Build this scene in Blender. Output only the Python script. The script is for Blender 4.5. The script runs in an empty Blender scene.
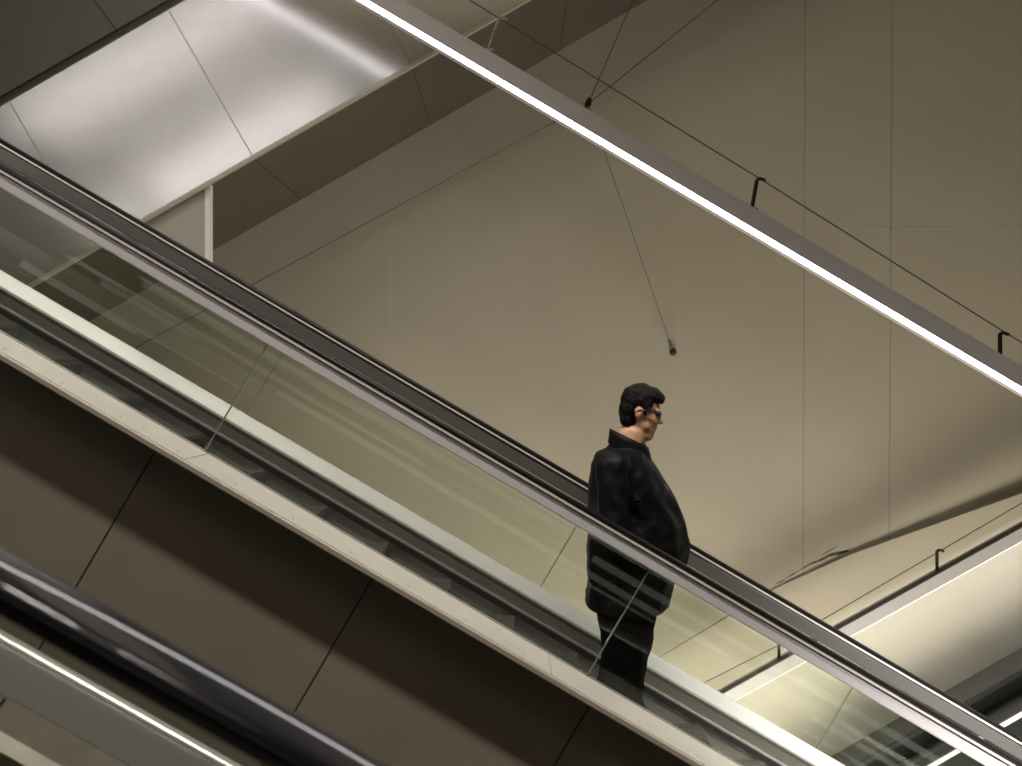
import bpy, bmesh, math, random
from mathutils import Vector, Matrix, noise

random.seed(7)
SC = bpy.context.scene
COL = SC.collection
F = 740.0                      # focal length in pixels of the 1022 x 766 frame
CX, CY = 511.0, 383.0


def W(px, py, Y):
    """World point at depth Y seen at pixel (px, py)."""
    return Vector(((px - CX) / F * Y, Y, (CY - py) / F * Y))


# ---------------------------------------------------------------- materials
def new_mat(name):
    m = bpy.data.materials.new(name)
    m.use_nodes = True
    nt = m.node_tree
    for n in list(nt.nodes):
        if n.type != 'OUTPUT_MATERIAL':
            nt.nodes.remove(n)
    out = [n for n in nt.nodes if n.type == 'OUTPUT_MATERIAL'][0]
    return m, nt, out


def principled(name, col, rough=0.5, metal=0.0, col2=None, scale=6.0, detail=4.0, bump=0.0, bscale=60.0,
               spec=0.5, coat=0.0, rough2=None, stretch=(1, 1, 1), coat_rough=0.08):
    m, nt, out = new_mat(name)
    b = nt.nodes.new('ShaderNodeBsdfPrincipled')
    nt.links.new(b.outputs[0], out.inputs[0])
    b.inputs['Base Color'].default_value = (*col, 1)
    b.inputs['Roughness'].default_value = rough
    b.inputs['Metallic'].default_value = metal
    b.inputs['Specular IOR Level'].default_value = spec
    b.inputs['Coat Weight'].default_value = coat
    b.inputs['Coat Roughness'].default_value = coat_rough
    tc = nt.nodes.new('ShaderNodeTexCoord')
    mp = nt.nodes.new('ShaderNodeMapping')
    mp.inputs['Scale'].default_value = stretch
    nt.links.new(tc.outputs['Object'], mp.inputs['Vector'])
    if col2 is not None or rough2 is not None:
        nz = nt.nodes.new('ShaderNodeTexNoise')
        nz.inputs['Scale'].default_value = scale
        nz.inputs['Detail'].default_value = detail
        nz.inputs['Roughness'].default_value = 0.6
        nt.links.new(mp.outputs[0], nz.inputs['Vector'])
        rp = nt.nodes.new('ShaderNodeMapRange')
        rp.inputs['From Min'].default_value = 0.3
        rp.inputs['From Max'].default_value = 0.7
        nt.links.new(nz.outputs['Fac'], rp.inputs['Value'])
        if col2 is not None:
            mx = nt.nodes.new('ShaderNodeMix')
            mx.data_type = 'RGBA'
            mx.inputs[6].default_value = (*col, 1)
            mx.inputs[7].default_value = (*col2, 1)
            nt.links.new(rp.outputs[0], mx.inputs[0])
            nt.links.new(mx.outputs[2], b.inputs['Base Color'])
        if rough2 is not None:
            mr = nt.nodes.new('ShaderNodeMapRange')
            mr.inputs['To Min'].default_value = rough
            mr.inputs['To Max'].default_value = rough2
            nt.links.new(rp.outputs[0], mr.inputs['Value'])
            nt.links.new(mr.outputs[0], b.inputs['Roughness'])
    if bump > 0:
        n2 = nt.nodes.new('ShaderNodeTexNoise')
        n2.inputs['Scale'].default_value = bscale
        n2.inputs['Detail'].default_value = 5
        nt.links.new(mp.outputs[0], n2.inputs['Vector'])
        bp = nt.nodes.new('ShaderNodeBump')
        bp.inputs['Strength'].default_value = bump
        bp.inputs['Distance'].default_value = 0.02
        nt.links.new(n2.outputs['Fac'], bp.inputs['Height'])
        nt.links.new(bp.outputs[0], b.inputs['Normal'])
    return m


def emission(name, col, strength):
    m, nt, out = new_mat(name)
    e = nt.nodes.new('ShaderNodeEmission')
    e.inputs[0].default_value = (*col, 1)
    e.inputs[1].default_value = strength
    nt.links.new(e.outputs[0], out.inputs[0])
    return m


def glass_mat(name, tint, refl=1.0, rough=0.02):
    """Clear architectural glass: tinted transmission with a Fresnel reflection."""
    m, nt, out = new_mat(name)
    t = nt.nodes.new('ShaderNodeBsdfTransparent')
    t.inputs[0].default_value = (*tint, 1)
    g = nt.nodes.new('ShaderNodeBsdfGlossy')
    g.inputs['Color'].default_value = (0.95, 1.0, 0.96, 1)
    g.inputs['Roughness'].default_value = rough
    fr = nt.nodes.new('ShaderNodeFresnel')
    fr.inputs['IOR'].default_value = 1.52
    mu = nt.nodes.new('ShaderNodeMath')
    mu.operation = 'MULTIPLY'
    mu.inputs[1].default_value = refl
    nt.links.new(fr.outputs[0], mu.inputs[0])
    mx = nt.nodes.new('ShaderNodeMixShader')
    nt.links.new(mu.outputs[0], mx.inputs[0])
    nt.links.new(t.outputs[0], mx.inputs[1])
    nt.links.new(g.outputs[0], mx.inputs[2])
    nt.links.new(mx.outputs[0], out.inputs[0])
    return m


M = {}
M['plaster'] = principled('wall_plaster', (0.45, 0.412, 0.325), 0.85, col2=(0.48, 0.44, 0.35), scale=1.1, detail=6,
                          bump=0.05, bscale=14, spec=0.25)
M['plaster_joint'] = principled('wall_joint', (0.37, 0.335, 0.27), 0.9, spec=0.2)
M['seam_pale'] = principled('wall_joint_pale', (0.52, 0.485, 0.41), 0.9, spec=0.2)
M['scuff'] = principled('scuff_black', (0.06, 0.05, 0.04), 0.9, col2=(0.16, 0.14, 0.10), scale=30)
M['room_dark'] = principled('hall_lining', (0.10, 0.09, 0.075), 0.8, col2=(0.13, 0.115, 0.095), scale=0.8)
M['floor'] = principled('floor_stone', (0.20, 0.18, 0.15), 0.5, col2=(0.26, 0.235, 0.195), scale=1.2)
M['fascia'] = principled('brushed_panel', (0.66, 0.635, 0.62), 0.25, 0.7, col2=(0.60, 0.575, 0.56), scale=2.6, detail=9, stretch=(1, 1, 1.6))
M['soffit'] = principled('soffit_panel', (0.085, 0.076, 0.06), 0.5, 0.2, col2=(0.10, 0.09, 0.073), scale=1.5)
M['soffit_joint'] = principled('panel_joint', (0.05, 0.042, 0.034), 0.7)
M['fascia_joint'] = principled('fascia_joint', (0.36, 0.34, 0.33), 0.6)
M['edge_trim'] = principled('edge_trim', (0.45, 0.42, 0.345), 0.4, 0.3)
M['clad'] = principled('cladding_panel', (0.235, 0.20, 0.155), 0.5, 0.1, col2=(0.262, 0.225, 0.176), scale=1.6, detail=6,
                       rough2=0.55)
M['clad_joint'] = principled('cladding_joint', (0.035, 0.03, 0.024), 0.7)
M['deck'] = principled('deck_metal', (0.66, 0.63, 0.56), 0.38, 0.35, col2=(0.56, 0.53, 0.47), scale=3.0, detail=8,
                       rough2=0.5)
M['lip'] = principled('deck_lip_metal', (0.38, 0.335, 0.27), 0.6, 0.2)
M['steel'] = principled('brushed_steel', (0.72, 0.71, 0.68), 0.28, 0.75, col2=(0.64, 0.63, 0.60), scale=3, rough2=0.38)
M['steel_white'] = principled('pale_deck_steel', (0.62, 0.62, 0.59), 0.33, 0.4, col2=(0.56, 0.56, 0.53), scale=2.0, rough2=0.45)
M['skirt'] = principled('skirt_steel', (0.42, 0.40, 0.35), 0.3, 0.8, col2=(0.36, 0.345, 0.30), scale=2.5, rough2=0.4)
M['profile'] = principled('rail_profile', (0.74, 0.70, 0.715), 0.34, 0.3, col2=(0.69, 0.655, 0.67), scale=2, rough2=0.42)
M['profile_dark'] = principled('rail_profile_dark', (0.17, 0.16, 0.15), 0.35, 0.5)
M['guide'] = principled('guide_steel', (0.85, 0.80, 0.72), 0.35, 0.3)
M['rubber'] = principled('handrail_rubber', (0.008, 0.008, 0.009), 0.42, 0.0, spec=0.25, coat=0.0)
M['rubber_near'] = principled('handrail_rubber_glossy', (0.008, 0.008, 0.014), 0.35, 0.0, spec=0.12, coat=1.0, coat_rough=0.04)
M['brush'] = principled('brush_black', (0.010, 0.009, 0.009), 0.9)
M['glass'] = glass_mat('balustrade_glass', (0.950, 0.962, 0.940), 0.5, 0.0)
M['glass_near'] = glass_mat('balustrade_glass_near', (0.86, 0.87, 0.84), 0.6)
M['glass_edge'] = principled('glass_joint', (0.16, 0.18, 0.15), 0.4)
M['step'] = principled('step_aluminium', (0.10, 0.098, 0.082), 0.42, 0.4, col2=(0.08, 0.078, 0.066), scale=8)
M['riser'] = principled('step_riser', (0.06, 0.058, 0.048), 0.5, 0.4)
M['beam'] = principled('lamp_housing', (0.66, 0.62, 0.635), 0.45, 0.3)
M['fg_panel'] = principled('deck_panel_grey', (0.44, 0.40, 0.35), 0.4, 0.3, col2=(0.34, 0.31, 0.27), scale=9)
M['beam_pale'] = principled('lamp_housing_pale', (0.66, 0.64, 0.65), 0.45, 0.2)
M['beam_dark'] = principled('lamp_housing_top', (0.07, 0.06, 0.055), 0.6)
M['led'] = emission('lamp_diffuser', (1.0, 0.97, 0.98), 17.0)
M['led_small'] = emission('lamp_diffuser_small', (1.0, 0.97, 0.95), 3.0)
M['led_tube'] = emission('lamp_tube', (1.0, 0.98, 0.93), 1.6)
M['cable'] = principled('steel_cable', (0.15, 0.13, 0.10), 0.5, 0.4)
M['bracket'] = principled('bracket_black', (0.02, 0.018, 0.016), 0.5)
M['bracket_pale'] = principled('bracket_pale', (0.50, 0.47, 0.42), 0.4, 0.3)
M['panel_grey'] = principled('hanging_panel_grey', (0.46, 0.43, 0.37), 0.55)
M['panel_side_lit'] = principled('hanging_panel_lit_edge', (0.88, 0.86, 0.82), 0.4)
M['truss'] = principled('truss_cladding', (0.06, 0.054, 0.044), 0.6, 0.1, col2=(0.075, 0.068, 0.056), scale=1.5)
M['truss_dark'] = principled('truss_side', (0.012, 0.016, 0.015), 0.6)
M['skin'] = principled('skin', (0.60, 0.34, 0.205), 0.5, col2=(0.66, 0.39, 0.25), scale=14, spec=0.35)
M['hair'] = principled('hair_black', (0.004, 0.0034, 0.003), 0.6, spec=0.2, bump=0.6, bscale=90, stretch=(1, 1, 0.4))
M['jacket'] = principled('jacket_black', (0.003, 0.0027, 0.0033), 0.55, col2=(0.006, 0.0056, 0.0065), scale=10, bump=0.15,
                         bscale=35, spec=0.16)
M['trousers'] = principled('trousers_black', (0.005, 0.0048, 0.005), 0.8, bump=0.1, bscale=40, spec=0.12)
M['shoe'] = principled('shoe_black', (0.012, 0.012, 0.010), 0.35)
M['sole'] = principled('shoe_sole', (0.03, 0.03, 0.026), 0.7)
M['eyewear'] = principled('eyewear_dark', (0.02, 0.016, 0.014), 0.25)
M['lens'] = glass_mat('eyewear_lens', (0.35, 0.30, 0.27), 1.0)
M['zip'] = principled('zip_metal', (0.14, 0.14, 0.15), 0.4, 0.6)


# ---------------------------------------------------------------- helpers
def link(name, me, mat, parent=None):
    o = bpy.data.objects.new(name, me)
    COL.objects.link(o)
    mats = mat if isinstance(mat, (list, tuple)) else [mat]
    for m in mats:
        me.materials.append(m)
    if parent is not None:
        o.parent = parent
        o.matrix_parent_inverse = parent_inv(parent)
    return o


def parent_inv(p):
    mw = Matrix.Identity(4)
    chain = []
    q = p
    while q is not None:
        chain.append(q)
        q = q.parent
    for q in reversed(chain):
        mw = mw @ q.matrix_parent_inverse @ q.matrix_basis
    return mw.inverted()


def mesh_from(bm, name, smooth=False):
    bmesh.ops.recalc_face_normals(bm, faces=bm.faces[:])
    me = bpy.data.meshes.new(name)
    bm.to_mesh(me)
    bm.free()
    if smooth:
        for p in me.polygons:
            p.use_smooth = True
    return me


def thing(name, loc, label, cat, group=None):
    o = bpy.data.objects.new(name, None)
    COL.objects.link(o)
    o.location = loc
    o.empty_display_size = 0.2
    tag(o, label, cat, group)
    return o


def tag(o, label, cat, group=None):
    o['label'] = label
    o['category'] = cat
    if group:
        o['group'] = group
    return o


def struct(o):
    o['kind'] = 'structure'
    return o


def add_prism(bm, pts0, pts1, mi=0):
    a = [bm.verts.new(p) for p in pts0]
    b = [bm.verts.new(p) for p in pts1]
    n = len(a)
    fs = [bm.faces.new(a), bm.faces.new(list(reversed(b)))]
    for i in range(n):
        fs.append(bm.faces.new((a[i], b[i], b[(i + 1) % n], a[(i + 1) % n])))
    for f in fs:
        f.material_index = mi
    return fs


def add_box(bm, x0, x1, y0, y1, z0, z1, mi=0):
    p0 = [Vector((x0, y, z)) for y, z in ((y0, z0), (y1, z0), (y1, z1), (y0, z1))]
    p1 = [Vector((x1, p.y, p.z)) for p in p0]
    return add_prism(bm, p0, p1, mi)


def add_tube(bm, pts, r, seg=8, mi=0):
    pts = [Vector(p) for p in pts]
    rings = []
    for i, p in enumerate(pts):
        d = (pts[min(i + 1, len(pts) - 1)] - pts[max(i - 1, 0)]).normalized()
        up = Vector((0, 0, 1)) if abs(d.z) < 0.9 else Vector((1, 0, 0))
        a = d.cross(up).normalized()
        b = d.cross(a).normalized()
        rr = r[i] if isinstance(r, (list, tuple)) else r
        rings.append([bm.verts.new(p + (a * math.cos(2 * math.pi * k / seg) + b * math.sin(2 * math.pi * k / seg)) * rr)
                      for k in range(seg)])
    for i in range(len(rings) - 1):
        for k in range(seg):
            f = bm.faces.new((rings[i][k], rings[i][(k + 1) % seg], rings[i + 1][(k + 1) % seg], rings[i + 1][k]))
            f.material_index = mi
    bm.faces.new(rings[0]).material_index = mi
    bm.faces.new(list(reversed(rings[-1]))).material_index = mi


class Slope:
    """A direction of travel: z falls (or rises) by t per metre of x; cross-sections are given as (Y, z at x = 0)."""

    def __init__(self, t):
        self.t = t

    def p(self, x, y, z0):
        return Vector((x, y, z0 - self.t * x))

    def ext(self, bm, prof, x0, x1, mi=0, skew=True):
        """Extrude the (Y, z0) profile from x0 to x1; ends are cut square to the travel direction."""
        zc = sum(z for _, z in prof) / len(prof)
        k = self.t / (1 + self.t * self.t)

        def pt(x, y, z):
            # shift along the slope so that the cut plane is perpendicular to it
            dx = (z - zc) * k if skew else 0.0
            return self.p(x + dx, y, z)
        return add_prism(bm, [pt(x0, y, z) for y, z in prof], [pt(x1, y, z) for y, z in prof], mi)


def rect(y0, y1, z0, z1):
    return [(y0, z0), (y1, z0), (y1, z1), (y0, z1)]


def rounded(y0, y1, z0, z1, r, seg=5):
    pts = []
    for cx, cz, a0 in ((y1 - r, z1 - r, 0), (y0 + r, z1 - r, 90), (y0 + r, z0 + r, 180), (y1 - r, z0 + r, 270)):
        for k in range(seg + 1):
            a = math.radians(a0 + 90 * k / seg)
            pts.append((cx + r * math.cos(a), cz + r * math.sin(a)))
    return pts


def ext_obj(name, sl, prof, x0, x1, mat, parent, smooth=False, n=1):
    bm = bmesh.new()
    sl.ext(bm, prof, x0, x1)
    o = link(name, mesh_from(bm, name), mat, parent)
    if smooth:
        for p in o.data.polygons:
            p.use_smooth = len(p.vertices) == 4
    return o


# ================================================================ the hall
YW = 9.0                                                  # face of the back wall
XR, ZB, ZT = 9.5, -9.0, 15.0


def make_wall():
    bm = bmesh.new()
    add_box(bm, -XR, XR, YW, YW + 0.3, ZB, ZT)

    def joint(a, b, w, mi):
        a = W(*a, YW)
        b = W(*b, YW)
        d = (b - a).normalized()
        n = Vector((-d.z, 0, d.x)) * w / 2
        q = [a + n, b + n, b - n, a - n]
        off = Vector((0, -0.0015, 0))
        back = Vector((0, 0.002, 0))
        add_prism(bm, [v + off for v in q], [v + back for v in q], mi)
    joint((806, -300), (802, 900), 0.017, 1)
    joint((894, -300), (887, 900), 0.021, 1)
    joint((340, 328), (806, 329), 0.013, 2)
    joint((845, 228), (1200, 230), 0.012, 2)
    joint((390, 250), (394, 420), 0.012, 2)
    return mesh_from(bm, 'wall_back')


wall = struct(link('wall_back', make_wall(), [M['plaster'], M['plaster_joint'], M['seam_pale']]))

# lower panel of the back wall that stands proud of it, its sloping top edge throwing a shade upwards
def make_ledge():
    bm = bmesh.new()
    top = [(560, 717, 0.004), (670, 651, 0.006), (775, 588, 0.012), (849, 554, 0.03), (1022, 490, 0.10), (1240, 409, 0.16)]
    f = [W(x, y, YW) - Vector((0, d, 0)) for x, y, d in top]
    b = [W(x, y, YW) + Vector((0, 0.01, 0)) for x, y, d in top]
    for i in range(len(f) - 1):
        lo0 = Vector((f[i].x, f[i].y, -7.5)); lo1 = Vector((f[i + 1].x, f[i + 1].y, -7.5))
        lb0 = Vector((b[i].x, b[i].y, -7.5)); lb1 = Vector((b[i + 1].x, b[i + 1].y, -7.5))
        q = [bm.verts.new(v) for v in (f[i], f[i + 1], lo1, lo0, b[i], b[i + 1], lb1, lb0)]
        for idx in ((0, 1, 2, 3), (4, 7, 6, 5), (0, 4, 5, 1), (3, 2, 6, 7), (0, 3, 7, 4), (1, 5, 6, 2)):
            bm.faces.new([q[j] for j in idx])
    return mesh_from(bm, 'ledge')


struct(link('wall_lower', make_ledge(), M['plaster']))

# black scuffs where the sloping seam of the wall starts
bm = bmesh.new()
rnd = random.Random(3)
for (x0, y0, x1, y1, w) in ((812, 566, 834, 556, 2.6), (826, 558, 849, 553, 3.2), (838, 556, 848, 552, 2.4), (800, 572, 816, 563, 1.6),
                            (786, 580, 799, 573, 1.3), (822, 557, 838, 548, 1.2), (776, 586, 786, 581, 1.0)):
    n = 7
    up, dn = [], []
    for k in range(n + 1):
        t = k / n
        x = x0 + (x1 - x0) * t
        y = y0 + (y1 - y0) * t
        h = w * (0.35 + 0.65 * math.sin(math.pi * t)) * rnd.uniform(0.5, 1.1) / 2
        yy = YW - 0.003
        up.append(W(x, y - 2 - h, yy)); dn.append(W(x, y - 2 + h, yy))
    add_prism(bm, up + list(reversed(dn)), [v + Vector((0, 0.004, 0)) for v in up + list(reversed(dn))])
link('scuff_mark', mesh_from(bm, 'scuff'), M['scuff'], wall)

for nm, box, mt in (('wall_left', (-XR - 0.3, -XR, -5.2, YW + 0.3, ZB, ZT), 'room_dark'),
                    ('wall_right', (XR, XR + 0.3, -5.2, YW + 0.3, ZB, ZT), 'room_dark'),
                    ('wall_front', (-XR, XR, -5.5, -5.2, ZB, ZT), 'room_dark'),
                    ('ceiling', (-XR - 0.3, XR + 0.3, -5.5, YW + 0.3, ZT, ZT + 0.3), 'room_dark'),
                    ('floor', (-XR - 0.3, XR + 0.3, -5.5, YW + 0.3, ZB - 0.3, ZB), 'floor')):
    bm = bmesh.new()
    add_box(bm, *box)
    struct(link(nm, mesh_from(bm, nm), M[mt]))

# glowing strips added behind the camera, parallel to the escalators, to streak the glass
M['streak_glow'] = emission('streak_strip', (0.95, 1.0, 0.90), 0.95)
wf = bpy.data.objects['wall_front']
for (x0, x1, z0, h) in ((-8.6, -2.0, -1.75, 0.10), (-6.3, 1.2, -2.05, 0.13), (-7.6, -1.5, -2.32, 0.08), (-4.0, 3.6, -2.55, 0.12), (-8.4, 0.4, -2.95, 0.15),
                        (-1.2, 5.6, -1.85, 0.10), (1.4, 7.4, -2.25, 0.14), (0.6, 6.8, -2.75, 0.10), (2.8, 8.6, -3.10, 0.12), (-3.4, 4.4, -3.35, 0.10)):
    bm = bmesh.new()
    Slope(0.587).ext(bm, [(-5.2, z0), (-5.17, z0), (-5.17, z0 + h), (-5.2, z0 + h)], x0, x1)
    link('streak_strip', mesh_from(bm, 'streak_strip'), M['streak_glow'], wf)['kind'] = 'structure'

# ================================================================ crossing escalator, seen from below (upper left)
UP = Slope(-0.576)
YF = 7.3
zb = (CY - 8.0) / F * YF                                   # bottom edge of the fascia at x = 0
zt = (CY + 193.0) / F * YF                                 # its top edge
XA, XB = -6.6, 4.2
under = thing('escalator_underside', UP.p(-5.5, 8.1, zb),
              'metal-clad stepped underside of the escalator climbing across the top left corner', 'escalator')


def groove_on_face(bm, sl, x, y, z0, z1, w, mi):
    """thin joint strip on a vertical face at depth y, square to the slope"""
    k = sl.t / (1 + sl.t * sl.t)
    # direction perpendicular to travel inside the XZ plane
    n = Vector((sl.t, 0, 1)).normalized()
    u = Vector((1, 0, -sl.t)).normalized()
    a = sl.p(x, y, z0)
    h = (z1 - z0) * math.cos(math.atan(sl.t))
    q = [a - u * w / 2, a + u * w / 2, a + u * w / 2 + n * h, a - u * w / 2 + n * h]
    add_prism(bm, [v + Vector((0, -0.0015, 0)) for v in q], [v + Vector((0, 0.01, 0)) for v in q], mi)


pitch = 159.0 / F * YF
seam0 = (252 - CX) / F * YF
seams = [seam0 + pitch * k for k in range(-3, 5)]
bm = bmesh.new()
UP.ext(bm, rect(YF, YF + 0.04, zb, zt), XA, XB)
for x in seams:
    if XA + 0.3 < x < XB - 0.3:
        groove_on_face(bm, UP, x, YF, zb + 0.02, zt - 0.02, 0.009, 1)
link('fascia', mesh_from(bm, 'fascia'), [M['fascia'], M['fascia_joint']], under)
bm = bmesh.new()
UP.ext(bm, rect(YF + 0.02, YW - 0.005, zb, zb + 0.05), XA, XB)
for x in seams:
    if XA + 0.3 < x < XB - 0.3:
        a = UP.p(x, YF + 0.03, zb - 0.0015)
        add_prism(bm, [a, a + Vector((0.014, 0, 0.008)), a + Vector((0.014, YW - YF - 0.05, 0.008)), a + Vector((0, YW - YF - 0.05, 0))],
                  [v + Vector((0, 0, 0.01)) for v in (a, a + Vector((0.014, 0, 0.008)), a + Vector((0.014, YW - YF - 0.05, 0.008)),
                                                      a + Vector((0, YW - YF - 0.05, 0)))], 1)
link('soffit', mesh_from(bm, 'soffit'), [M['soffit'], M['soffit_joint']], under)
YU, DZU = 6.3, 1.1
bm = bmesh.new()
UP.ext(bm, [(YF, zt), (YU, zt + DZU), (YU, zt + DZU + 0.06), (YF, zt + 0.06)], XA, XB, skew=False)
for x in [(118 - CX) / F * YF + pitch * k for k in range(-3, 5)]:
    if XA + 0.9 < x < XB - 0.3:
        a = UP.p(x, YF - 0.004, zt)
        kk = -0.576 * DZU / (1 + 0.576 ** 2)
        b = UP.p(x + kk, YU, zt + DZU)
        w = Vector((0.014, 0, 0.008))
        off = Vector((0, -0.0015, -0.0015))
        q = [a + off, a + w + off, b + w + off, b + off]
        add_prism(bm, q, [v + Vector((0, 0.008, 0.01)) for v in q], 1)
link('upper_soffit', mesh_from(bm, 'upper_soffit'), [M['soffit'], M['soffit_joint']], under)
ext_obj('shadow_gap_trim', UP, rect(YF - 0.03, YF + 0.0, zt - 0.035, zt), XA, XB, M['soffit_joint'], under)
ext_obj('edge_trim', UP, rect(YF - 0.015, YF + 0.03, zb - 0.024, zb + 0.012), XA, XB, M['edge_trim'], under)
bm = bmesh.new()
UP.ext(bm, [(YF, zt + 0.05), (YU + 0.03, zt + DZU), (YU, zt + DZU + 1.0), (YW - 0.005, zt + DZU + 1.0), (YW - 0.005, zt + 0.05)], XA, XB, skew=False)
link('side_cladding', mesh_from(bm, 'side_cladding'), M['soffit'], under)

# grey panel hanging under that soffit, side light on its right edge painted in as white
YP = YF + 0.05
pl = W(141, 60, YP)
pr = W(205, 60, YP)
pw = W(210, 60, YP)
pz0 = W(0, 271, YP).z
hp = thing('hanging_panel', (pr.x, YP, pz0), 'flat grey panel with a white right edge hanging under the sloping soffit at the left', 'panel')
bm = bmesh.new()
zx = lambda x: zb + 0.576 * x - 0.002
add_prism(bm, [Vector((pl.x, YP, pz0)), Vector((pr.x, YP, pz0)), Vector((pr.x, YP, zx(pr.x))), Vector((pl.x, YP, zx(pl.x)))],
          [Vector((pl.x, YP + 0.06, pz0)), Vector((pr.x, YP + 0.06, pz0)), Vector((pr.x, YP + 0.06, zx(pr.x))), Vector((pl.x, YP + 0.06, zx(pl.x)))])
link('board', mesh_from(bm, 'board'), M['panel_grey'], hp)
bm = bmesh.new()
add_prism(bm, [Vector((pr.x, YP - 0.005, pz0)), Vector((pw.x, YP - 0.005, pz0)), Vector((pw.x, YP - 0.005, zx(pw.x))), Vector((pr.x, YP - 0.005, zx(pr.x)))],
          [Vector((pr.x, YP + 0.07, pz0)), Vector((pw.x, YP + 0.07, pz0)), Vector((pw.x, YP + 0.07, zx(pw.x))), Vector((pr.x, YP + 0.07, zx(pr.x)))])
link('edge_strip', mesh_from(bm, 'edge_strip'), M['panel_side_lit'], hp)['label'] = 'white strip for the side-lit edge'

# ================================================================ lower right crossing truss with its tube lamp
LO = Slope(-0.573)
zl = (CY - (686 + 0.573 * 425)) / F * YW
tr = thing('escalator_truss', LO.p(5.2, 8.75, zl - 1.8), 'dark brown escalator truss rising to the right in the lower right corner', 'escalator')
ext_obj('top_cladding', LO, rect(8.5, YW - 0.17, zl - 0.05, zl), 2.6, 7.9, M['truss'], tr)
ext_obj('edge_trim', LO, rect(8.47, 8.5, zl - 0.05, zl + 0.004), 2.6, 7.9, M['truss_dark'], tr)
bm = bmesh.new()
LO.ext(bm, rect(8.52, YW - 0.17, zl - 1.7, zl - 0.05), 2.6, 7.9)
link('side_cladding', mesh_from(bm, 'side_cladding'), M['truss_dark'], tr)
for dz in (0.28, 0.95):
    ext_obj('side_rib', LO, rect(8.49, 8.52, zl - dz - 0.05, zl - dz), 2.6, 7.9, M['truss_dark'], tr)

ztube = (CY - (713 + 0.573 * (1022 - 511))) / F * 8.3
tl = thing('linear_light', LO.p(5.2, 8.3, ztube), 'thin white tube light running along the dark truss at the lower right', 'light')
ext_obj('diffuser', LO, rounded(8.285, 8.33, ztube - 0.042, ztube + 0.002, 0.018), 2.7, 7.8, M['led_tube'], tl, True)
ext_obj('housing', LO, rect(8.33, 8.42, ztube - 0.06, ztube + 0.02), 2.7, 7.8, M['beam_dark'], tl)
for k in range(4):
    bm = bmesh.new()
    x = 3.0 + 1.45 * k
    a = LO.p(x, 8.41, ztube - 0.02)
    add_box(bm, a.x - 0.02, a.x + 0.02, 8.41, 8.515, a.z - 0.02, a.z + 0.02)
    link('mount', mesh_from(bm, 'mount'), M['beam_dark'], tl)


# ================================================================ suspended light beams, posts and wires
def light_beam(sl, Y, zled, x0, x1, hface, hled, depth, label, led, group, dark_top=False):
    t = thing('linear_light', sl.p(0.5 * (x0 + x1), Y, zled), label, 'light', group)
    zt_ = zled + hface
    ext_obj('housing', sl, [(Y, zled), (Y + 0.058, zled), (Y + 0.058, zled - hled), (Y + depth, zled - hled), (Y + depth, zt_), (Y, zt_)], x0, x1, M['beam_pale' if dark_top else 'beam'], t)
    if dark_top:
        ext_obj('top_cap', sl, rect(Y - 0.010, Y + depth * 0.6, zt_ - 0.006, zt_ + 0.008), x0, x1, M['beam_dark'], t)
    ext_obj('diffuser', sl, rounded(Y + 0.002, Y + 0.058, zled - hled, zled, hled * 0.4), x0, x1, led, t, True)
    return t


DN1 = Slope(0.592)
Y1 = 6.5
zled1 = (CY - (86.0 + 0.592 * 0)) / F * Y1                  # LED line passes (362,0) and (1022,391)
zled1 = (CY - (0 + 0.592 * (CX - 362))) / F * Y1 + 0.030
beam1 = light_beam(DN1, Y1, zled1, -3.2, 6.6, 0.185, 0.036, 0.14,
                   'long suspended light beam with a bright white strip, descending across the upper right', M['led'], None)
UP2 = Slope(-0.556)
Y2 = 8.35
zled2 = (CY - (542 + 0.556 * (1022 - 511))) / F * Y2 + 0.008
beam2 = light_beam(UP2, Y2, zled2, 1.5, 7.6, 0.165, 0.007, 0.12,
                   'grey light beam climbing to the right behind the descending handrail, thin white strip below', M['led_small'], None, True)


def post(beam, base, top, Y, mat, hook=True):
    bm = bmesh.new()
    a, b = W(*base, Y), W(*top, Y)
    add_tube(bm, [a - (b - a) * 0.15, a, b], 0.018, 8)
    if hook:
        add_tube(bm, [b, b + Vector((0.03, 0, 0.012)), b + Vector((0.075, 0, -0.005))], 0.016, 8)
    add_box(bm, a.x - 0.04, a.x + 0.04, Y - 0.03, Y + 0.03, a.z - 0.03, a.z - 0.005)
    o = link('bracket', mesh_from(bm, 'bracket'), mat, beam)
    return o


Yp1 = Y1 + 0.07
o = post(beam1, (489, 49), (499, 19), Yp1, M['bracket_pale'])
o['label'] = 'pale steel bracket'
post(beam1, (752, 208), (757, 180), Yp1, M['bracket'])
post(beam1, (1000, 360), (1000, 334), Yp1, M['bracket'])
post(beam1, (1260, 510), (1260, 486), Yp1, M['bracket'])
post(beam2, (937, 573), (937, 551), Y2 + 0.06, M['bracket'])
post(beam2, (779, 661), (779, 644), Y2 + 0.06, M['bracket'])


def wire(name, pts, r, label, cat, mat='cable'):
    bm = bmesh.new()
    add_tube(bm, pts, r, 6)
    o = link(name, mesh_from(bm, name), M[mat])
    tag(o, label, cat)
    return o


wire('safety_wire', [W(x, y, Yp1) for x, y in ((340, -82), (500, 19), (762, 180), (1006, 333), (1265, 488))], 0.0055,
     'thin safety wire strung along the brackets above the bright light beam', 'wire')
wire('safety_wire', [W(x, y, Y2 + 0.06) for x, y in ((690, 690), (781, 644), (940, 551), (1022, 503), (1140, 437))], 0.0055,
     'thin safety wire strung along the brackets above the grey light beam at right', 'wire')

HUB = W(588, 104, Y1 + 0.18)


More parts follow.
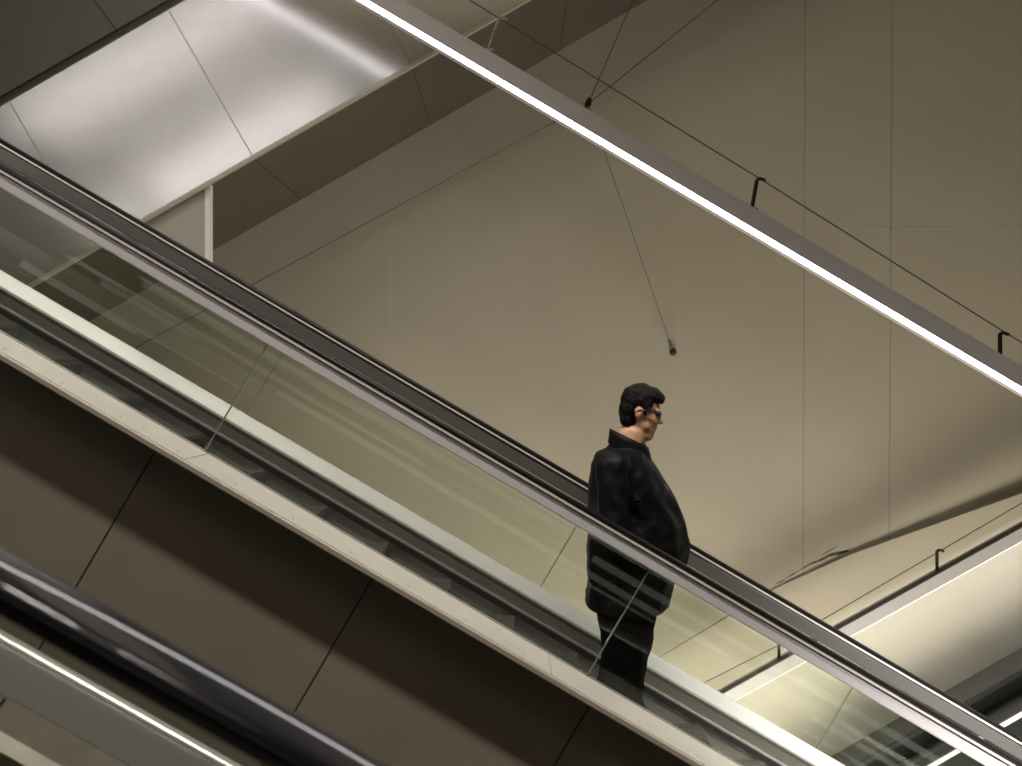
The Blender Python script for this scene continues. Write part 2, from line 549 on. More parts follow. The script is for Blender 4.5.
def stay(end, label, thick=0.0058, turn=True):
    """steel stay cable from the hub on the light beam to an anchor on the wall"""
    end = end + Vector((0, -0.006, 0))
    t = thing('stay_cable', end, label, 'cable', 'stay cables meeting behind the bright light beam')
    bm = bmesh.new()
    add_tube(bm, [HUB, end], thick, 6)
    link('cable', mesh_from(bm, 'cable'), M['cable'], t)
    d = (HUB - end).normalized()
    if turn:
        bm = bmesh.new()
        add_tube(bm, [end + d * 0.10, end + d * 0.13, end + d * 0.20, end + d * 0.23], [0.006, 0.018, 0.018, 0.006], 8)
        link('turnbuckle', mesh_from(bm, 'turnbuckle'), M['bracket'], t)
    bm = bmesh.new()
    add_tube(bm, [end + Vector((0, -0.05, 0)), end + Vector((0, -0.02, 0)), end + Vector((0, -0.001, 0))], [0.02, 0.035, 0.045], 10)
    link('wall_anchor', mesh_from(bm, 'wall_anchor'), M['bracket'], t)
    return t


def on_wall(hub_px, end_px):
    return W(*end_px, YW)


stay(W(673, 352, YW), 'stay cable dropping steeply from the light beam to the anchor above the man')
stay(W(70, 383, YW), 'stay cable slanting down to the left across the wall behind the glass balustrade', 0.0055)
stay(W(660, -62, YW), 'stay cable rising steeply from the light beam past the top edge', 0.005)
stay(W(800, -66, YW), 'stay cable rising to the right at an angle above the light beam', 0.005)
bm = bmesh.new()
add_tube(bm, [HUB + Vector((-0.01, 0.03, -0.02)), HUB + Vector((0, -0.01, 0.0)), HUB + Vector((0.01, -0.05, 0.03))], [0.02, 0.032, 0.02], 10)
link('cable_hub', mesh_from(bm, 'cable_hub'), M['bracket'], beam1)

# ================================================================ the escalator the man rides
T = 0.587
ES = Slope(T)
Yn, Yf = 3.75, 4.98                                       # glass planes
XL, XRR = -6.2, 6.2
esc = thing('escalator', ES.p(0, 4.365, -2.4),
            'descending escalator with glass balustrades that carries the man in black', 'escalator')


def z_at(py, Y):
    """height at x = 0 of a sloping line that passes x = 511 of the picture at row py"""
    return (CY - py) / F * Y


def balustrade(sl, par, yg, inner, ztop, zbase, prof_h, x0, x1, joints, glassm, rub, hand_h=0.031, prof_mat='profile'):
    s = inner                                             # +1: passengers are on the +Y side
    zt_ = ztop
    bm = bmesh.new()
    prof = rounded(yg - 0.04, yg + 0.04, zt_ - hand_h, zt_, 0.014, 5)
    sl.ext(bm, prof, x0, x1)
    o = link('handrail', mesh_from(bm, 'handrail'), rub, par)
    for p in o.data.polygons:
        p.use_smooth = len(p.vertices) == 4
    o['label'] = 'black rubber handrail'
    ext_obj('guide_rail', sl, rect(yg - 0.037, yg + 0.037, zt_ - hand_h - 0.014, zt_ - hand_h), x0, x1, M['guide'], par)
    ext_obj('shadow_groove', sl, rect(yg - 0.020, yg + 0.020, zt_ - hand_h - 0.022, zt_ - hand_h - 0.014), x0, x1, M['brush'], par)
    za = zt_ - hand_h - 0.022
    ext_obj('rail_profile', sl, rounded(yg - 0.028, yg + 0.028, za - prof_h, za, 0.008, 3), x0, x1, M[prof_mat], par)
    zg = za - prof_h
    k = sl.t / (1 + sl.t * sl.t)
    js = [x0] + joints + [x1]
    for i in range(len(js) - 1):
        bm = bmesh.new()
        sl.ext(bm, rect(yg - 0.006, yg + 0.006, zbase - 0.02, zg + 0.01), js[i] + 0.003, js[i + 1] - 0.003)
        link('glass_panel', mesh_from(bm, 'glass_panel'), glassm, par)
    for x in joints:
        bm = bmesh.new()
        sl.ext(bm, rect(yg - 0.0055, yg + 0.0055, zbase - 0.01, zg), x - 0.0025, x + 0.0025)
        link('glass_joint', mesh_from(bm, 'glass_joint'), M['glass_edge'], par)


# glass joints: x of the middle of each joint, on its own glass plane
def jx(px, Y):
    return (px - CX) / F * Y


far_j = [jx(p, Yf) for p in (270 - 294, 270, 564, 840, 1132)]
near_j = [jx(p, Yn) for p in (236 - 381, 236, 618, 1000)]
balustrade(ES, esc, Yf, -1, z_at(437.6, 5.02), z_at(570, 4.97), 0.10, XL, XRR, far_j, M['glass'], M['rubber'], prof_mat='profile_dark')
balustrade(ES, esc, Yn, +1, z_at(461.5, 3.79), z_at(631, 3.75), 0.072, XL, XRR, near_j, M['glass'], M['rubber'])

zin = z_at(570, 4.965)
zin2 = z_at(585.5, 4.88)
zsk = z_at(606, 4.865)
for (yg, s) in ((Yf, -1), (Yn, 1)):
    def Yy(d):
        return yg + s * d                                 # d metres from the glass towards the steps
    ext_obj('inner_deck', ES, [(Yy(0.0), zin), (Yy(0.018), zin), (Yy(0.10), zin2), (Yy(0.10), zin2 - 0.012), (Yy(0.0), zin2 - 0.012)],
            XL, XRR, M['steel_white'], esc)['label'] = 'pale steel inner deck'
    o = ext_obj('skirt_panel', ES, rect(min(Yy(0.05), Yy(0.115)), max(Yy(0.05), Yy(0.115)), zsk - 0.45, zin2 - 0.012), XL, XRR, M['skirt'], esc)
    ext_obj('skirt_edge', ES, rect(min(Yy(0.10), Yy(0.121)), max(Yy(0.10), Yy(0.121)), zin2 - 0.026, zin2 - 0.012), XL, XRR, M['profile_dark'], o)
    ext_obj('skirt_edge', ES, rect(min(Yy(0.10), Yy(0.124)), max(Yy(0.10), Yy(0.124)), zsk, zsk + 0.012), XL, XRR, M['steel'], o)
    ext_obj('skirt_brush', ES, rect(min(Yy(0.10), Yy(0.145)), max(Yy(0.10), Yy(0.145)), zsk - 0.042, zsk - 0.001), XL, XRR, M['brush'], esc)['label'] = 'black bristle skirt brush'

# outer deck and cladding, camera side
zo = z_at(631, 3.75)
YO = 3.47
bm = bmesh.new()
ES.ext(bm, rect(YO, Yn - 0.008, zo - 0.03, zo), XL, XRR)
for px in (550 - 708, 550 - 354, 550, 904):
    xj = (px - CX) / F * 3.6
    a = ES.p(xj, YO + 0.002, zo)
    u = Vector((1, 0, -T)).normalized()
    nn = Vector((T, 0, 1)).normalized()
    q = [a - u * 0.003, a + u * 0.003, a + u * 0.003 + Vector((0, Yn - YO - 0.012, 0)), a - u * 0.003 + Vector((0, Yn - YO - 0.012, 0))]
    add_prism(bm, [v + nn * 0.0012 for v in q], [v - nn * 0.004 for v in q], 1)
# small screw heads along the deck
for k in range(-22, 23):
    a = ES.p(k * 0.275 + 0.06, YO + 0.06, zo)
    nn = Vector((T, 0, 1)).normalized()
    add_tube(bm, [a - nn * 0.002, a + nn * 0.0015], 0.006, 8, 1)
link('outer_deck', mesh_from(bm, 'outer_deck'), [M['deck'], M['lip']], esc)['label'] = 'pale stone-coloured outer deck'
ext_obj('deck_lip', ES, rounded(YO - 0.012, YO + 0.02, zo - 0.042, zo - 0.004, 0.008, 3), XL, XRR, M['lip'], esc)['label'] = 'tan metal deck lip'
YC = 3.60
bm = bmesh.new()
ES.ext(bm, rect(YC, YC + 0.06, zo - 1.75, zo - 0.03), XL, XRR)
pc = 217.0 / F * YC
xs0 = (158 - CX) / F * YC
for k in range(-5, 9):
    x = xs0 + pc * k
    if XL + 0.8 < x < XRR - 0.8:
        groove_on_face(bm, ES, x, YC, zo - 0.06, zo - 1.72, 0.007, 1)
link('cladding', mesh_from(bm, 'cladding'), [M['clad'], M['clad_joint']], esc)['label'] = 'dark brown metal side cladding'
bm = bmesh.new()
ES.ext(bm, rect(YC + 0.06, Yf + 0.2, zo - 1.75, zo - 1.70), XL, XRR)
link('bottom_cladding', mesh_from(bm, 'bottom_cladding'), M['clad'], esc)
bm = bmesh.new()
ES.ext(bm, rect(Yf + 0.008, Yf + 0.24, zo - 0.14, zo - 0.11), XL, XRR)
link('outer_deck', mesh_from(bm, 'outer_deck_far'), M['deck'], esc)
ext_obj('cladding', ES, rect(Yf + 0.14, Yf + 0.2, zo - 1.70, zo - 0.14), XL, XRR, M['clad'], esc)

# steps
ZN = z_at(612, 4.865)                                     # nosing line at x = 0
STEP = 0.405
XN = 0.83                                                 # nosing of the step the man stands on
SY0, SY1 = Yn + 0.122, Yf - 0.122


def step_mesh():
    """tread comb with its curved riser, nosing at the origin"""
    bm = bmesh.new()
    n = 48
    w = SY1 - SY0
    top, lo = [], []
    prof = []
    for i in range(n):
        y0 = SY0 + w * i / n
        y1 = SY0 + w * (i + 0.5) / n
        y2 = SY0 + w * (i + 1) / n
        prof += [(y0, 0.0), (y1, 0.0), (y1, -0.009), (y2, -0.009)]
    poly = prof + [(SY1, -0.03), (SY0, -0.03)]
    add_prism(bm, [Vector((-STEP, y, z)) for y, z in poly], [Vector((0, y, z)) for y, z in poly], 0)
    return mesh_from(bm, 'tread')


def riser_mesh():
    bm = bmesh.new()
    rise = STEP * T
    pts = []
    for k in range(9):
        t = k / 8
        pts.append((0.0 - 0.05 * math.sin(t * math.pi * 0.5) ** 2 * 1.0 + 0.0, -0.02 - t * (rise - 0.0)))
    back = [(x - 0.02, z) for x, z in reversed(pts)]
    poly = pts + back
    add_prism(bm, [Vector((x - 0.004, SY0, z)) for x, z in poly], [Vector((x - 0.004, SY1, z)) for x, z in poly], 0)
    return mesh_from(bm, 'riser')


tread_me = step_mesh()
tread_me.materials.append(M['step'])
riser_me = riser_mesh()
riser_me.materials.append(M['riser'])
inv = parent_inv(esc)
for k in range(-14, 13):
    x = XN + STEP * k
    s = bpy.data.objects.new('step', tread_me)
    COL.objects.link(s)
    s.parent = esc
    s.matrix_parent_inverse = inv
    s.location = (x, 0, ZN - T * x)
    r = bpy.data.objects.new('riser', riser_me)
    COL.objects.link(r)
    r.parent = s
TREAD_Z = ZN - T * XN

# ================================================================ the handrail in the foreground, beside the camera
FG = Slope(0.565)
fg = thing('escalator', FG.p(-0.4, 0.9, -1.5),
           'out of focus escalator balustrade with a glossy black handrail across the lower left foreground', 'escalator')
x0f, x1f = -3.4, 2.6
bm = bmesh.new()
prof = []
for k in range(7):
    a = math.radians(90 * k / 6)
    prof.append((0.930 + 0.012 * math.cos(a), -0.583 + 0.014 * math.sin(a)))
for k in range(1, 12):
    y = 0.030 - 0.06 * k / 12
    prof.append((0.90 + y, -0.569 + 0.0010 * (1 - (y / 0.030) ** 2)))
for k in range(7):
    a = math.radians(90 + 90 * k / 6)
    prof.append((0.870 + 0.012 * math.cos(a), -0.583 + 0.014 * math.sin(a)))
prof += [(0.860, -0.606), (0.940, -0.606)]
FG.ext(bm, prof, x0f, x1f)
o = link('handrail', mesh_from(bm, 'handrail'), M['rubber_near'], fg)
for p in o.data.polygons:
    p.use_smooth = len(p.vertices) == 4
o['label'] = 'glossy black rubber handrail'
ext_obj('guide_rail', FG, rect(0.885, 0.915, -0.618, -0.604), x0f, x1f, M['profile_dark'], fg)
js = [x0f, -1.55, 0.55, x1f]
for i in range(3):
    bm = bmesh.new()
    FG.ext(bm, rect(0.895, 0.905, -1.44, -0.616), js[i] + 0.003, js[i + 1] - 0.003)
    link('glass_panel', mesh_from(bm, 'glass_panel'), M['glass_near'], fg)
zd = -1.42
ext_obj('deck_edge', FG, rounded(1.925, 1.965, zd - 0.04, zd + 0.010, 0.018, 5), x0f, x1f, M['steel'], fg, True)['label'] = 'bright steel deck edge'
ext_obj('deck_strip', FG, rect(1.765, 1.93, zd - 0.05, zd - 0.006), x0f, x1f, M['profile_dark'], fg)
bm = bmesh.new()
FG.ext(bm, [(1.765, zd - 0.008), (1.765, zd - 0.06), (1.70, zd - 0.09), (1.735, zd - 0.075)], x0f, x1f)
FG.ext(bm, [(1.775, zd - 0.012), (1.765, zd - 0.012), (1.735, zd - 0.078), (1.745, zd - 0.082)], x0f, x1f)
FG.ext(bm, [(1.735, zd - 0.084), (1.745, zd - 0.09), (1.60, zd - 0.36), (1.59, zd - 0.35)], x0f, x1f)
for x in (-2.1, -1.205, -0.3, 0.6):
    a = FG.p(x, 1.763, zd - 0.012)
    b = FG.p(x - 0.03, 1.735, zd - 0.078)
    add_tube(bm, [a, b], 0.0035, 6, 1)
link('deck_panel', mesh_from(bm, 'deck_panel'), [M['fg_panel'], M['clad_joint']], fg)
ext_obj('inner_deck', FG, [(0.905, -1.42), (0.93, -1.42), (0.93, -1.80), (0.905, -1.80)], x0f, x1f, M['profile_dark'], fg)
ext_obj('deck_base', FG, [(0.92, -1.84), (1.62, -1.84), (1.62, -1.79), (0.92, -1.79)], x0f, x1f, M['clad'], fg)
ext_obj('side_cladding', FG, [(1.93, -2.6), (1.95, -2.6), (1.95, zd - 0.03), (1.93, zd - 0.03)], x0f, x1f, M['truss_dark'], fg)


# ================================================================ the man
Y0 = 4.19
PX = F / Y0


def H(px, py, dy=0.0):
    return W(px, py, Y0 + dy)


def blob(keys_list, voxel, smooth_it=6, extra=None, fac=0.5):
    """Union of tapered chains of ellipsoids, re-surfaced as one continuous skin."""
    bm = bmesh.new()
    base = bmesh.new()
    bmesh.ops.create_icosphere(base, subdivisions=2, radius=1.0)
    bv = [v.co.copy() for v in base.verts]
    bf = [[v.index for v in f.verts] for f in base.faces]
    base.free()

    def ell(c, r, rot=None):
        vs = []
        for v in bv:
            q = Vector((v.x * r[0], v.y * r[1], v.z * r[2]))
            if rot is not None:
                q = rot @ q
            vs.append(bm.verts.new(c + q))
        for f in bf:
            bm.faces.new([vs[i] for i in f])
    for keys in keys_list:
        rot = None
        if isinstance(keys, tuple) and keys[0] == 'rot':
            rot = keys[1]
            keys = keys[2]
        ks = []
        for c, r in keys:
            rr = Vector((r, r, r)) if not isinstance(r, (tuple, list, Vector)) else Vector(r)
            ks.append((Vector(c), rr))
        if len(ks) == 1:
            ell(ks[0][0], ks[0][1], rot)
            continue
        for i in range(len(ks) - 1):
            (c0, r0), (c1, r1) = ks[i], ks[i + 1]
            L = (c1 - c0).length
            st = max(2, int(L / (0.22 * min(min(r0), min(r1)) + 0.002)))
            st = min(st, 40)
            for k in range(st + 1):
                t = k / st
                ell(c0.lerp(c1, t), r0.lerp(r1, t), rot)
    me = bpy.data.meshes.new('tmp')
    bm.to_mesh(me)
    bm.free()
    ob = bpy.data.objects.new('tmp', me)
    COL.objects.link(ob)
    md = ob.modifiers.new('r', 'REMESH')
    md.mode = 'VOXEL'
    md.voxel_size = voxel
    md.adaptivity = 0
    sm = ob.modifiers.new('s', 'SMOOTH')
    sm.factor = fac
    sm.iterations = smooth_it
    bpy.context.view_layer.update()
    dg = bpy.context.evaluated_depsgraph_get()
    res = bpy.data.meshes.new_from_object(ob.evaluated_get(dg))
    bpy.data.objects.remove(ob)
    bpy.data.meshes.remove(me)
    for p in res.polygons:
        p.use_smooth = True
    return res


feet = Vector(((622 - CX) / PX, Y0, TREAD_Z))
hipL = 0.105

# --- head frame: looks towards +x, bowed a little
tilt = math.radians(13)
yaw = math.radians(-8)                                    # face turned slightly towards the camera
HR = Matrix.Rotation(yaw, 3, 'Z') @ Matrix.Rotation(tilt, 3, 'Y')
HC = H(641.5, 410.5)                                      # centre of the head


def hp_(f, s, u):
    """head coordinates: forward, side (away from the camera +), up"""
    return HC + HR @ Vector((f, s, u))


head_keys = [
    ('rot', HR, [(hp_(-0.012, 0, 0.035), (0.112, 0.088, 0.105))]),          # skull
    ('rot', HR, [(hp_(0.035, 0, -0.045), (0.072, 0.073, 0.085))]),          # face
    ('rot', HR, [(hp_(0.045, 0, -0.095), (0.058, 0.064, 0.048))]),          # jaw
    ('rot', HR, [(hp_(0.078, 0, -0.118), (0.024, 0.028, 0.022))]),          # chin
    ('rot', HR, [(hp_(0.030, -0.045, -0.075), (0.045, 0.030, 0.045))]),     # cheeks
    ('rot', HR, [(hp_(0.030, 0.045, -0.075), (0.045, 0.030, 0.045))]),
    ('rot', HR, [(hp_(0.083, -0.03, 0.020), (0.020, 0.030, 0.011))]),       # brow
    ('rot', HR, [(hp_(0.083, 0.03, 0.020), (0.020, 0.030, 0.011))]),
    [(hp_(0.100, 0, -0.002), 0.011), (hp_(0.121, 0, -0.040), 0.014)],       # nose
    [(hp_(0.113, -0.012, -0.043), 0.010), (hp_(0.113, 0.012, -0.043), 0.010)],
    ('rot', HR, [(hp_(0.094, 0, -0.073), (0.017, 0.024, 0.007))]),          # lips
    ('rot', HR, [(hp_(0.091, 0, -0.086), (0.016, 0.021, 0.008))]),
    ('rot', HR, [(hp_(0.040, 0, -0.128), (0.062, 0.060, 0.045))]),          # soft double chin
    # ears
    ('rot', HR, [(hp_(-0.014, -0.088, -0.018), (0.022, 0.011, 0.034))]),
    ('rot', HR, [(hp_(-0.014, 0.088, -0.018), (0.022, 0.011, 0.034))]),
]
neck = [(H(633, 432), (0.088, 0.078, 0.05)), (H(625, 452), (0.100, 0.09, 0.06))]

# arms: (shoulder, elbow, wrist)
shR, elR, wrR = H(613, 468, -0.20), H(614, 527, -0.255), H(648, 558, -0.215)
shL, elL, wrL = H(616, 468, 0.20), H(622, 527, 0.255), H(655, 556, 0.20)
HIPZ = H(0, 566).z
ankR = Vector((0.560, Y0 - hipL, TREAD_Z + 0.085))
ankL = Vector((0.600, Y0 + hipL, TREAD_Z + 0.085))
kneeR = Vector((0.632, Y0 - hipL, TREAD_Z + 0.51))
kneeL = Vector((0.690, Y0 + hipL, TREAD_Z + 0.51))
hipRp = Vector((0.640, Y0 - 0.10, HIPZ))
hipLp = Vector((0.660, Y0 + 0.10, HIPZ))


def hand_keys(wr, d, side):
    """palm, four fingers of different lengths with knuckle bends, and a thumb from the side of the palm"""
    d = d.normalized()
    dn = Vector((0, 0, -1))
    across = d.cross(Vector((0, 1, 0)) * side).normalized()       # finger row runs in the XZ plane
    inw = Vector((0, side, 0))                                    # palm faces the body
    out = []
    pc0 = wr + d * 0.02
    pc1 = wr + d * 0.085
    for t in (-0.028, -0.009, 0.010, 0.028):
        out.append([(pc0 + across * t * 0.8, 0.015), (pc1 + across * t, 0.013)])
    for t, L in ((-0.030, 0.062), (-0.010, 0.078), (0.010, 0.084), (0.029, 0.074)):
        a = pc1 + across * t
        b = a + d * L * 0.45 + inw * 0.008
        c = b + d * L * 0.30 + inw * 0.018
        e = c + d * L * 0.18 + inw * 0.020
        out.append([(a, 0.0098), (b, 0.009), (c, 0.0084), (e, 0.0072)])
    th0 = pc0 + across * 0.026 + d * 0.012
    th1 = th0 + across * 0.030 + d * 0.028 + inw * 0.008
    th2 = th1 + across * 0.006 + d * 0.034 + inw * 0.012
    out.append([(th0, 0.014), (th1, 0.0115), (th2, 0.009)])
    return out


torso = [(H(619, 462), (0.125, 0.19, 0.08)), (H(627, 495), (0.17, 0.20, 0.10)), (H(636, 530), (0.20, 0.205, 0.10)),
         (H(634, 560), (0.19, 0.19, 0.10))]
body = list(head_keys) + [neck, torso]
for sh, el, wr, side in ((shR, elR, wrR, 1), (shL, elL, wrL, -1)):
    body.append([(sh, 0.062), (el, 0.047)])
    body.append([(el, 0.045), (wr, 0.030)])
    body += hand_keys(wr, (wr - el), side)
for hp0, kn, an in ((hipRp, kneeR, ankR), (hipLp, kneeL, ankL)):
    body.append([(hp0, 0.095), (kn, 0.062)])
    body.append([(kn, 0.060), (kn.lerp(an, 0.35) + Vector((-0.015, 0, 0)), 0.062), (an, 0.042)])
    body.append([(an + Vector((-0.03, 0, -0.035)), 0.035), (an + Vector((0.12, 0, -0.055)), (0.05, 0.038, 0.022))])
bme = blob(body, 0.0075, 4)
bme.name = 'person'
for v in bme.vertices:
    v.co -= feet
person = link('person', bme, M['skin'])
person.location = feet
tag(person, 'person in a black jacket and black trousers standing in profile on the descending escalator', 'person')


def kid(name, me, mat, parent=person):
    return link(name, me, mat, parent)


# --- hair: short, thick on top, down to the nape
hair = [
    ('rot', HR, [(hp_(-0.018, 0, 0.050), (0.118, 0.094, 0.106))]),
    ('rot', HR, [(hp_(-0.060, 0, -0.005), (0.072, 0.086, 0.090))]),
    ('rot', HR, [(hp_(0.030, 0, 0.090), (0.078, 0.080, 0.058))]),
    ('rot', HR, [(hp_(0.076, 0, 0.084), (0.040, 0.066, 0.040))]),
    [(hp_(-0.062, -0.03, -0.065), 0.05), (hp_(-0.062, 0.03, -0.065), 0.05)],
    ('rot', HR, [(hp_(0.022, -0.070, 0.025), (0.026, 0.022, 0.052))]),
    ('rot', HR, [(hp_(0.022, 0.070, 0.025), (0.026, 0.022, 0.052))]),
]
hme = blob(hair, 0.007, 3)
for v in hme.vertices:
    q = HR.transposed() @ (v.co - HC)
    d = noise.noise(Vector((q.x * 34, q.y * 34, q.z * 16)))
    v.co += v.normal * 0.004 * d
    # cut the hair away from the face: anything in front of the hairline is drawn inside the skull
    f, s, u = q
    line = 0.052 + 0.0 * s if u > 0.03 else (0.030 if u > -0.02 else -0.022)
    if u < 0.060 and f > line:
        q.x -= (f - line)
        q.y *= 0.70
        v.co = HC + HR @ q
    elif u < -0.03 and f > -0.05 and abs(s) > 0.05:
        q.y *= 0.85
        v.co = HC + HR @ q
kid('hair', hme, M['hair'])['label'] = 'short thick black hair'

# --- eyeglasses
ey = bpy.data.objects.new('eyeglasses', None)
bm = bmesh.new()
for s in (-1, 1):
    c = (0.108, s * 0.033, -0.004)
    ring = [hp_(c[0] - abs(math.cos(a)) * 0.004, c[1] + 0.026 * math.cos(a), c[2] + 0.018 * math.sin(a))
            for a in [2 * math.pi * k / 20 for k in range(21)]]
    add_tube(bm, ring, 0.0032, 6)
    add_tube(bm, [hp_(0.105, s * 0.060, 0.004), hp_(0.06, s * 0.082, 0.006), hp_(-0.01, s * 0.096, 0.006), hp_(-0.03, s * 0.096, -0.010)], 0.0035, 6)
add_tube(bm, [hp_(0.110, -0.008, 0.0), hp_(0.114, 0, 0.003), hp_(0.110, 0.008, 0.0)], 0.003, 6)
bpy.data.objects.remove(ey)
gl = kid('eyeglasses', mesh_from(bm, 'eyeglasses', True), M['eyewear'])
gl['label'] = 'dark framed eyeglasses'
for s in (-1, 1):
    bm = bmesh.new()
    ring = [hp_(0.107, s * 0.033 + 0.025 * math.cos(a), -0.004 + 0.017 * math.sin(a)) for a in [2 * math.pi * k / 20 for k in range(20)]]
    ring2 = [p + HR @ Vector((-0.0015, 0, 0)) for p in ring]
    add_prism(bm, ring, ring2)
    link('lens', mesh_from(bm, 'lens'), M['lens'], gl)

# --- eyes
for s in (-1, 1):
    bm = bmesh.new()
    bmesh.ops.create_uvsphere(bm, u_segments=14, v_segments=8, radius=0.0115)
    for v in bm.verts:
        v.co = hp_(0.088 + v.co.x, s * 0.033 + v.co.y, -0.004 + v.co.z * 0.7)
    kid('eye', mesh_from(bm, 'eye', True), M['eyewear'])

# --- jacket
jk = [
    [(H(620, 456), (0.150, 0.20, 0.055)), (H(624, 473), (0.195, 0.235, 0.08)), (H(631, 498), (0.245, 0.245, 0.09)),
     (H(637, 522), (0.280, 0.25, 0.09)), (H(638, 545), (0.300, 0.25, 0.08)), (H(636, 562), (0.290, 0.25, 0.07)),
     (H(630, 582), (0.250, 0.245, 0.06)), (H(626, 604), (0.242, 0.245, 0.045))],
    [(H(612, 466), (0.12, 0.21, 0.09)), (H(608, 498), (0.125, 0.19, 0.09)), (H(611, 540), (0.125, 0.19, 0.09))],     # broad back
    [(H(627, 446), (0.115, 0.11, 0.035)), (H(622, 458), (0.14, 0.17, 0.045))],
    [(shR, 0.098), (elR, 0.084)], [(elR, 0.082), (elR.lerp(wrR, 0.93), 0.062)],
    [(shL, 0.098), (elL, 0.084)], [(elL, 0.082), (elL.lerp(wrL, 0.93), 0.062)],
]
jme = blob(jk, 0.010, 5)
for v in jme.vertices:
    c = v.co
    w = noise.noise(Vector((c.x * 9 + c.z * 5, c.y * 5, c.z * 9 - c.x * 4))) * 0.009
    w += noise.noise(Vector((c.x * 22 - c.z * 9, c.y * 12, c.z * 17))) * 0.004
    # pulled folds running from the shoulder down to the elbow
    w += 0.007 * math.sin((c.x * 0.8 + c.z * 0.55) * 75 + 2.0 * noise.noise(c * 5)) * max(0.0, 1 - abs(c.z - H(0, 492).z) / 0.22) * (1 if c.x > H(618, 0).x else 0.35)
    v.co = c + v.normal * w
jacket = kid('jacket', jme, M['jacket'])
# collar
bm = bmesh.new()
cc = H(630, 443)
rings = []
NS = 40
for lvl, (dz, er, rr) in enumerate(((-0.055, 1.10, 0.0), (0.0, 1.04, 0.0), (0.028, 1.0, 0.0), (0.024, 0.93, 0.0), (-0.05, 0.93, 0.0))):
    ring = []
    for k in range(NS):
        a = 2 * math.pi * k / NS
        fx = math.cos(a)
        x = fx * 0.112 * er
        y = math.sin(a) * 0.108 * er
        z = dz - 0.055 * fx - (0.02 if fx > 0.9 and lvl in (2, 3) else 0)
        ring.append(bm.verts.new(cc + Vector((x - 0.002, y, z))))
    rings.append(ring)
for i in range(len(rings) - 1):
    for k in range(NS):
        bm.faces.new((rings[i][k], rings[i][(k + 1) % NS], rings[i + 1][(k + 1) % NS], rings[i + 1][k]))
link('collar', mesh_from(bm, 'collar', True), M['jacket'], jacket)
# front zip line and cuffs
bm = bmesh.new()
zp = []
for k in range(15):
    zz = H(0, 456 + (606 - 456) * k / 14).z
    fr = max((v.co.x for v in jme.vertices if abs(v.co.z - zz) < 0.012 and abs(v.co.y - Y0) < 0.05), default=None)
    if fr is not None:
        zp.append(Vector((fr + 0.001, Y0 - 0.004, zz)))
add_tube(bm, zp, 0.006, 6)
link('zip', mesh_from(bm, 'zip', True), M['zip'], jacket)
for el, wr in ((elR, wrR), (elL, wrL)):
    bm = bmesh.new()
    add_tube(bm, [el.lerp(wr, 0.86), el.lerp(wr, 0.90), el.lerp(wr, 1.0), el.lerp(wr, 1.02)], [0.050, 0.062, 0.060, 0.045], 18)
    link('cuff', mesh_from(bm, 'cuff', True), M['jacket'], jacket)

# --- trousers
tk = [[(H(632, 572), (0.185, 0.195, 0.07)), (H(632, 598), (0.18, 0.20, 0.06))]]
for hp0, kn, an in ((hipRp, kneeR, ankR), (hipLp, kneeL, ankL)):
    up = hp0.lerp(kn, 0.25)
    tk.append([(up, (0.19, 0.122, 0.11)), (hp0.lerp(kn, 0.6), (0.165, 0.115, 0.10)), (kn, (0.135, 0.105, 0.09))])
    tk.append([(kn, (0.134, 0.105, 0.09)), (kn.lerp(an, 0.5), (0.134, 0.102, 0.09)),
               (an + Vector((0.03, 0, 0.02)), (0.135, 0.10, 0.05))])
tme = blob(tk, 0.010, 5)
for v in tme.vertices:
    c = v.co
    w = noise.noise(Vector((c.x * 8, c.y * 8, c.z * 12))) * 0.010
    low = max(0.0, 1 - (c.z - TREAD_Z) / 0.30)
    w += low * 0.007 * math.sin(c.z * 70 + 3 * noise.noise(c * 6))
    v.co = c + v.normal * w
kid('trousers', tme, M['trousers'])

# --- shoes
for an in (ankR, ankL):
    sk = [[(an + Vector((-0.045, 0, -0.035)), (0.05, 0.042, 0.045)), (an + Vector((0.04, 0, -0.04)), (0.07, 0.045, 0.045)),
           (an + Vector((0.125, 0, -0.052)), (0.065, 0.050, 0.032)), (an + Vector((0.165, 0, -0.056)), (0.05, 0.042, 0.026))]]
    sme = blob(sk, 0.007, 4)
    for v in sme.vertices:
        v.co.z = max(v.co.z, TREAD_Z + 0.012)
    so = kid('shoe', sme, M['shoe'])
    bm = bmesh.new()
    top = []
    for k in range(28):
        a = 2 * math.pi * k / 28
        x = 0.055 + 0.158 * math.cos(a)
        wv = 0.046 + 0.008 * math.cos(a - 0.4)
        top.append(an + Vector((x, wv * math.sin(a), 0)))
    p0 = [Vector((p.x, p.y, TREAD_Z + 0.001)) for p in top]
    p1 = [Vector((p.x, p.y, TREAD_Z + 0.022)) for p in top]
    add_prism(bm, p0, p1)
    link('sole', mesh_from(bm, 'sole'), M['sole'], so)


# ================================================================ lamps of the hall, with an added fill
def area(name, loc, target, sx, sy, energy, col, spin=None, spread=None):
    l = bpy.data.lights.new(name, 'AREA')
    l.shape = 'RECTANGLE'
    l.size, l.size_y = sx, sy
    l.energy = energy
    l.color = col
    if spread:
        l.spread = math.radians(spread)
    o = bpy.data.objects.new(name, l)
    COL.objects.link(o)
    o.location = loc
    d = (Vector(target) - Vector(loc)).normalized()
    z = -d
    xax = Vector(spin) if spin is not None else Vector((1, 0, 0))
    xax = (xax - z * xax.dot(z)).normalized()
    y = z.cross(xax)
    o.rotation_euler = Matrix((xax, y, z)).transposed().to_euler()
    return o


WARM = (1.0, 0.84, 0.58)
NEUT = (1.0, 0.94, 0.87)
COOL = (1.0, 0.965, 0.93)
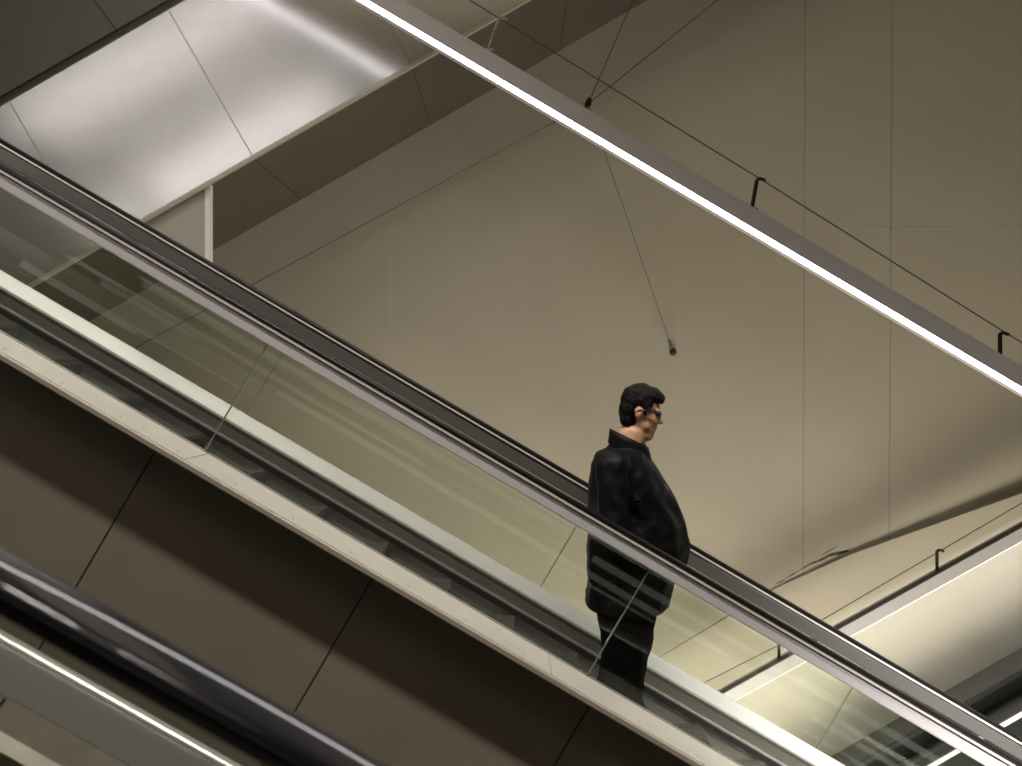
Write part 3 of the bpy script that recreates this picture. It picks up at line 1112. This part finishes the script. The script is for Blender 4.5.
# overhead row of luminaires above the escalators, parallel to them
for k in range(-4, 5):
    x = 0.3 + 1.75 * k
    area('lamp_overhead', (x, 0.85, 8.5 - T * x), (x + 0.4, 3.5, -1.5 - T * x), 1.25, 0.30, 36, NEUT, (1, 0, -T), 56)
# wall washers of the lower concourse
area('lamp_concourse', (3.6, 5.2, -8.2), (3.4, 9.0, -0.8), 7.0, 2.4, 830, (1.0, 0.92, 0.78))
# lamp of the light beam at the right, washing the wall below it
area('lamp_beam', (4.5, Y2 + 0.1, zled2 + 0.556 * 4.5 - 0.06), (4.5 + 0.556 * 2.2, Y2 + 0.40, zled2 + 0.556 * 4.5 - 2.26), 6.4, 0.10, 33, (0.93, 0.97, 1.0), (1, 0, 0.556))
# two luminaires whose light is mirrored in the brushed fascia
area('lamp_fascia', (-5.24, 1.5, 3.81), (-2.9, 7.3, 2.1), 5.1, 0.35, 36, COOL, (1, 0, 0.576))
area('lamp_fascia', (-6.4, 1.5, 5.8), (-3.5, 7.3, 3.2), 5.0, 0.45, 31, COOL, (1, 0, 0.576))
# lower landing, off to the right
area('lamp_landing', (5.4, 0.9, 0.6), (3.3, 4.0, -2.7), 1.6, 0.4, 120, COOL, None, 48)
area('fill_hall', (0.0, -4.0, 12.5), (0.0, 6.0, 0.0), 14.0, 5.0, 250, (1.0, 0.82, 0.54), (1, 0, 0))  # broad unseen fill added behind the camera as ambient light

w = bpy.data.worlds.new('World')
SC.world = w
w.use_nodes = True
bg = w.node_tree.nodes.get('Background')
bg.inputs[0].default_value = (0.09, 0.08, 0.065, 1)
bg.inputs[1].default_value = 0.3

# ================================================================ camera
cam = bpy.data.cameras.new('camera')
cam.sensor_width = 36.0
cam.lens = F / 1022.0 * 36.0
cam.clip_start = 0.05
cam.dof.use_dof = True
cam.dof.focus_distance = 4.6
cam.dof.aperture_fstop = 2.4
co = bpy.data.objects.new('camera', cam)
COL.objects.link(co)
co.location = (0, 0, 0)
co.rotation_euler = (math.radians(90), 0, 0)
SC.camera = co

vs = SC.view_settings
vs.view_transform = 'Standard'
vs.look = 'None'
vs.gamma = 1.0
vs.use_curve_mapping = False
vs.exposure = 0.0
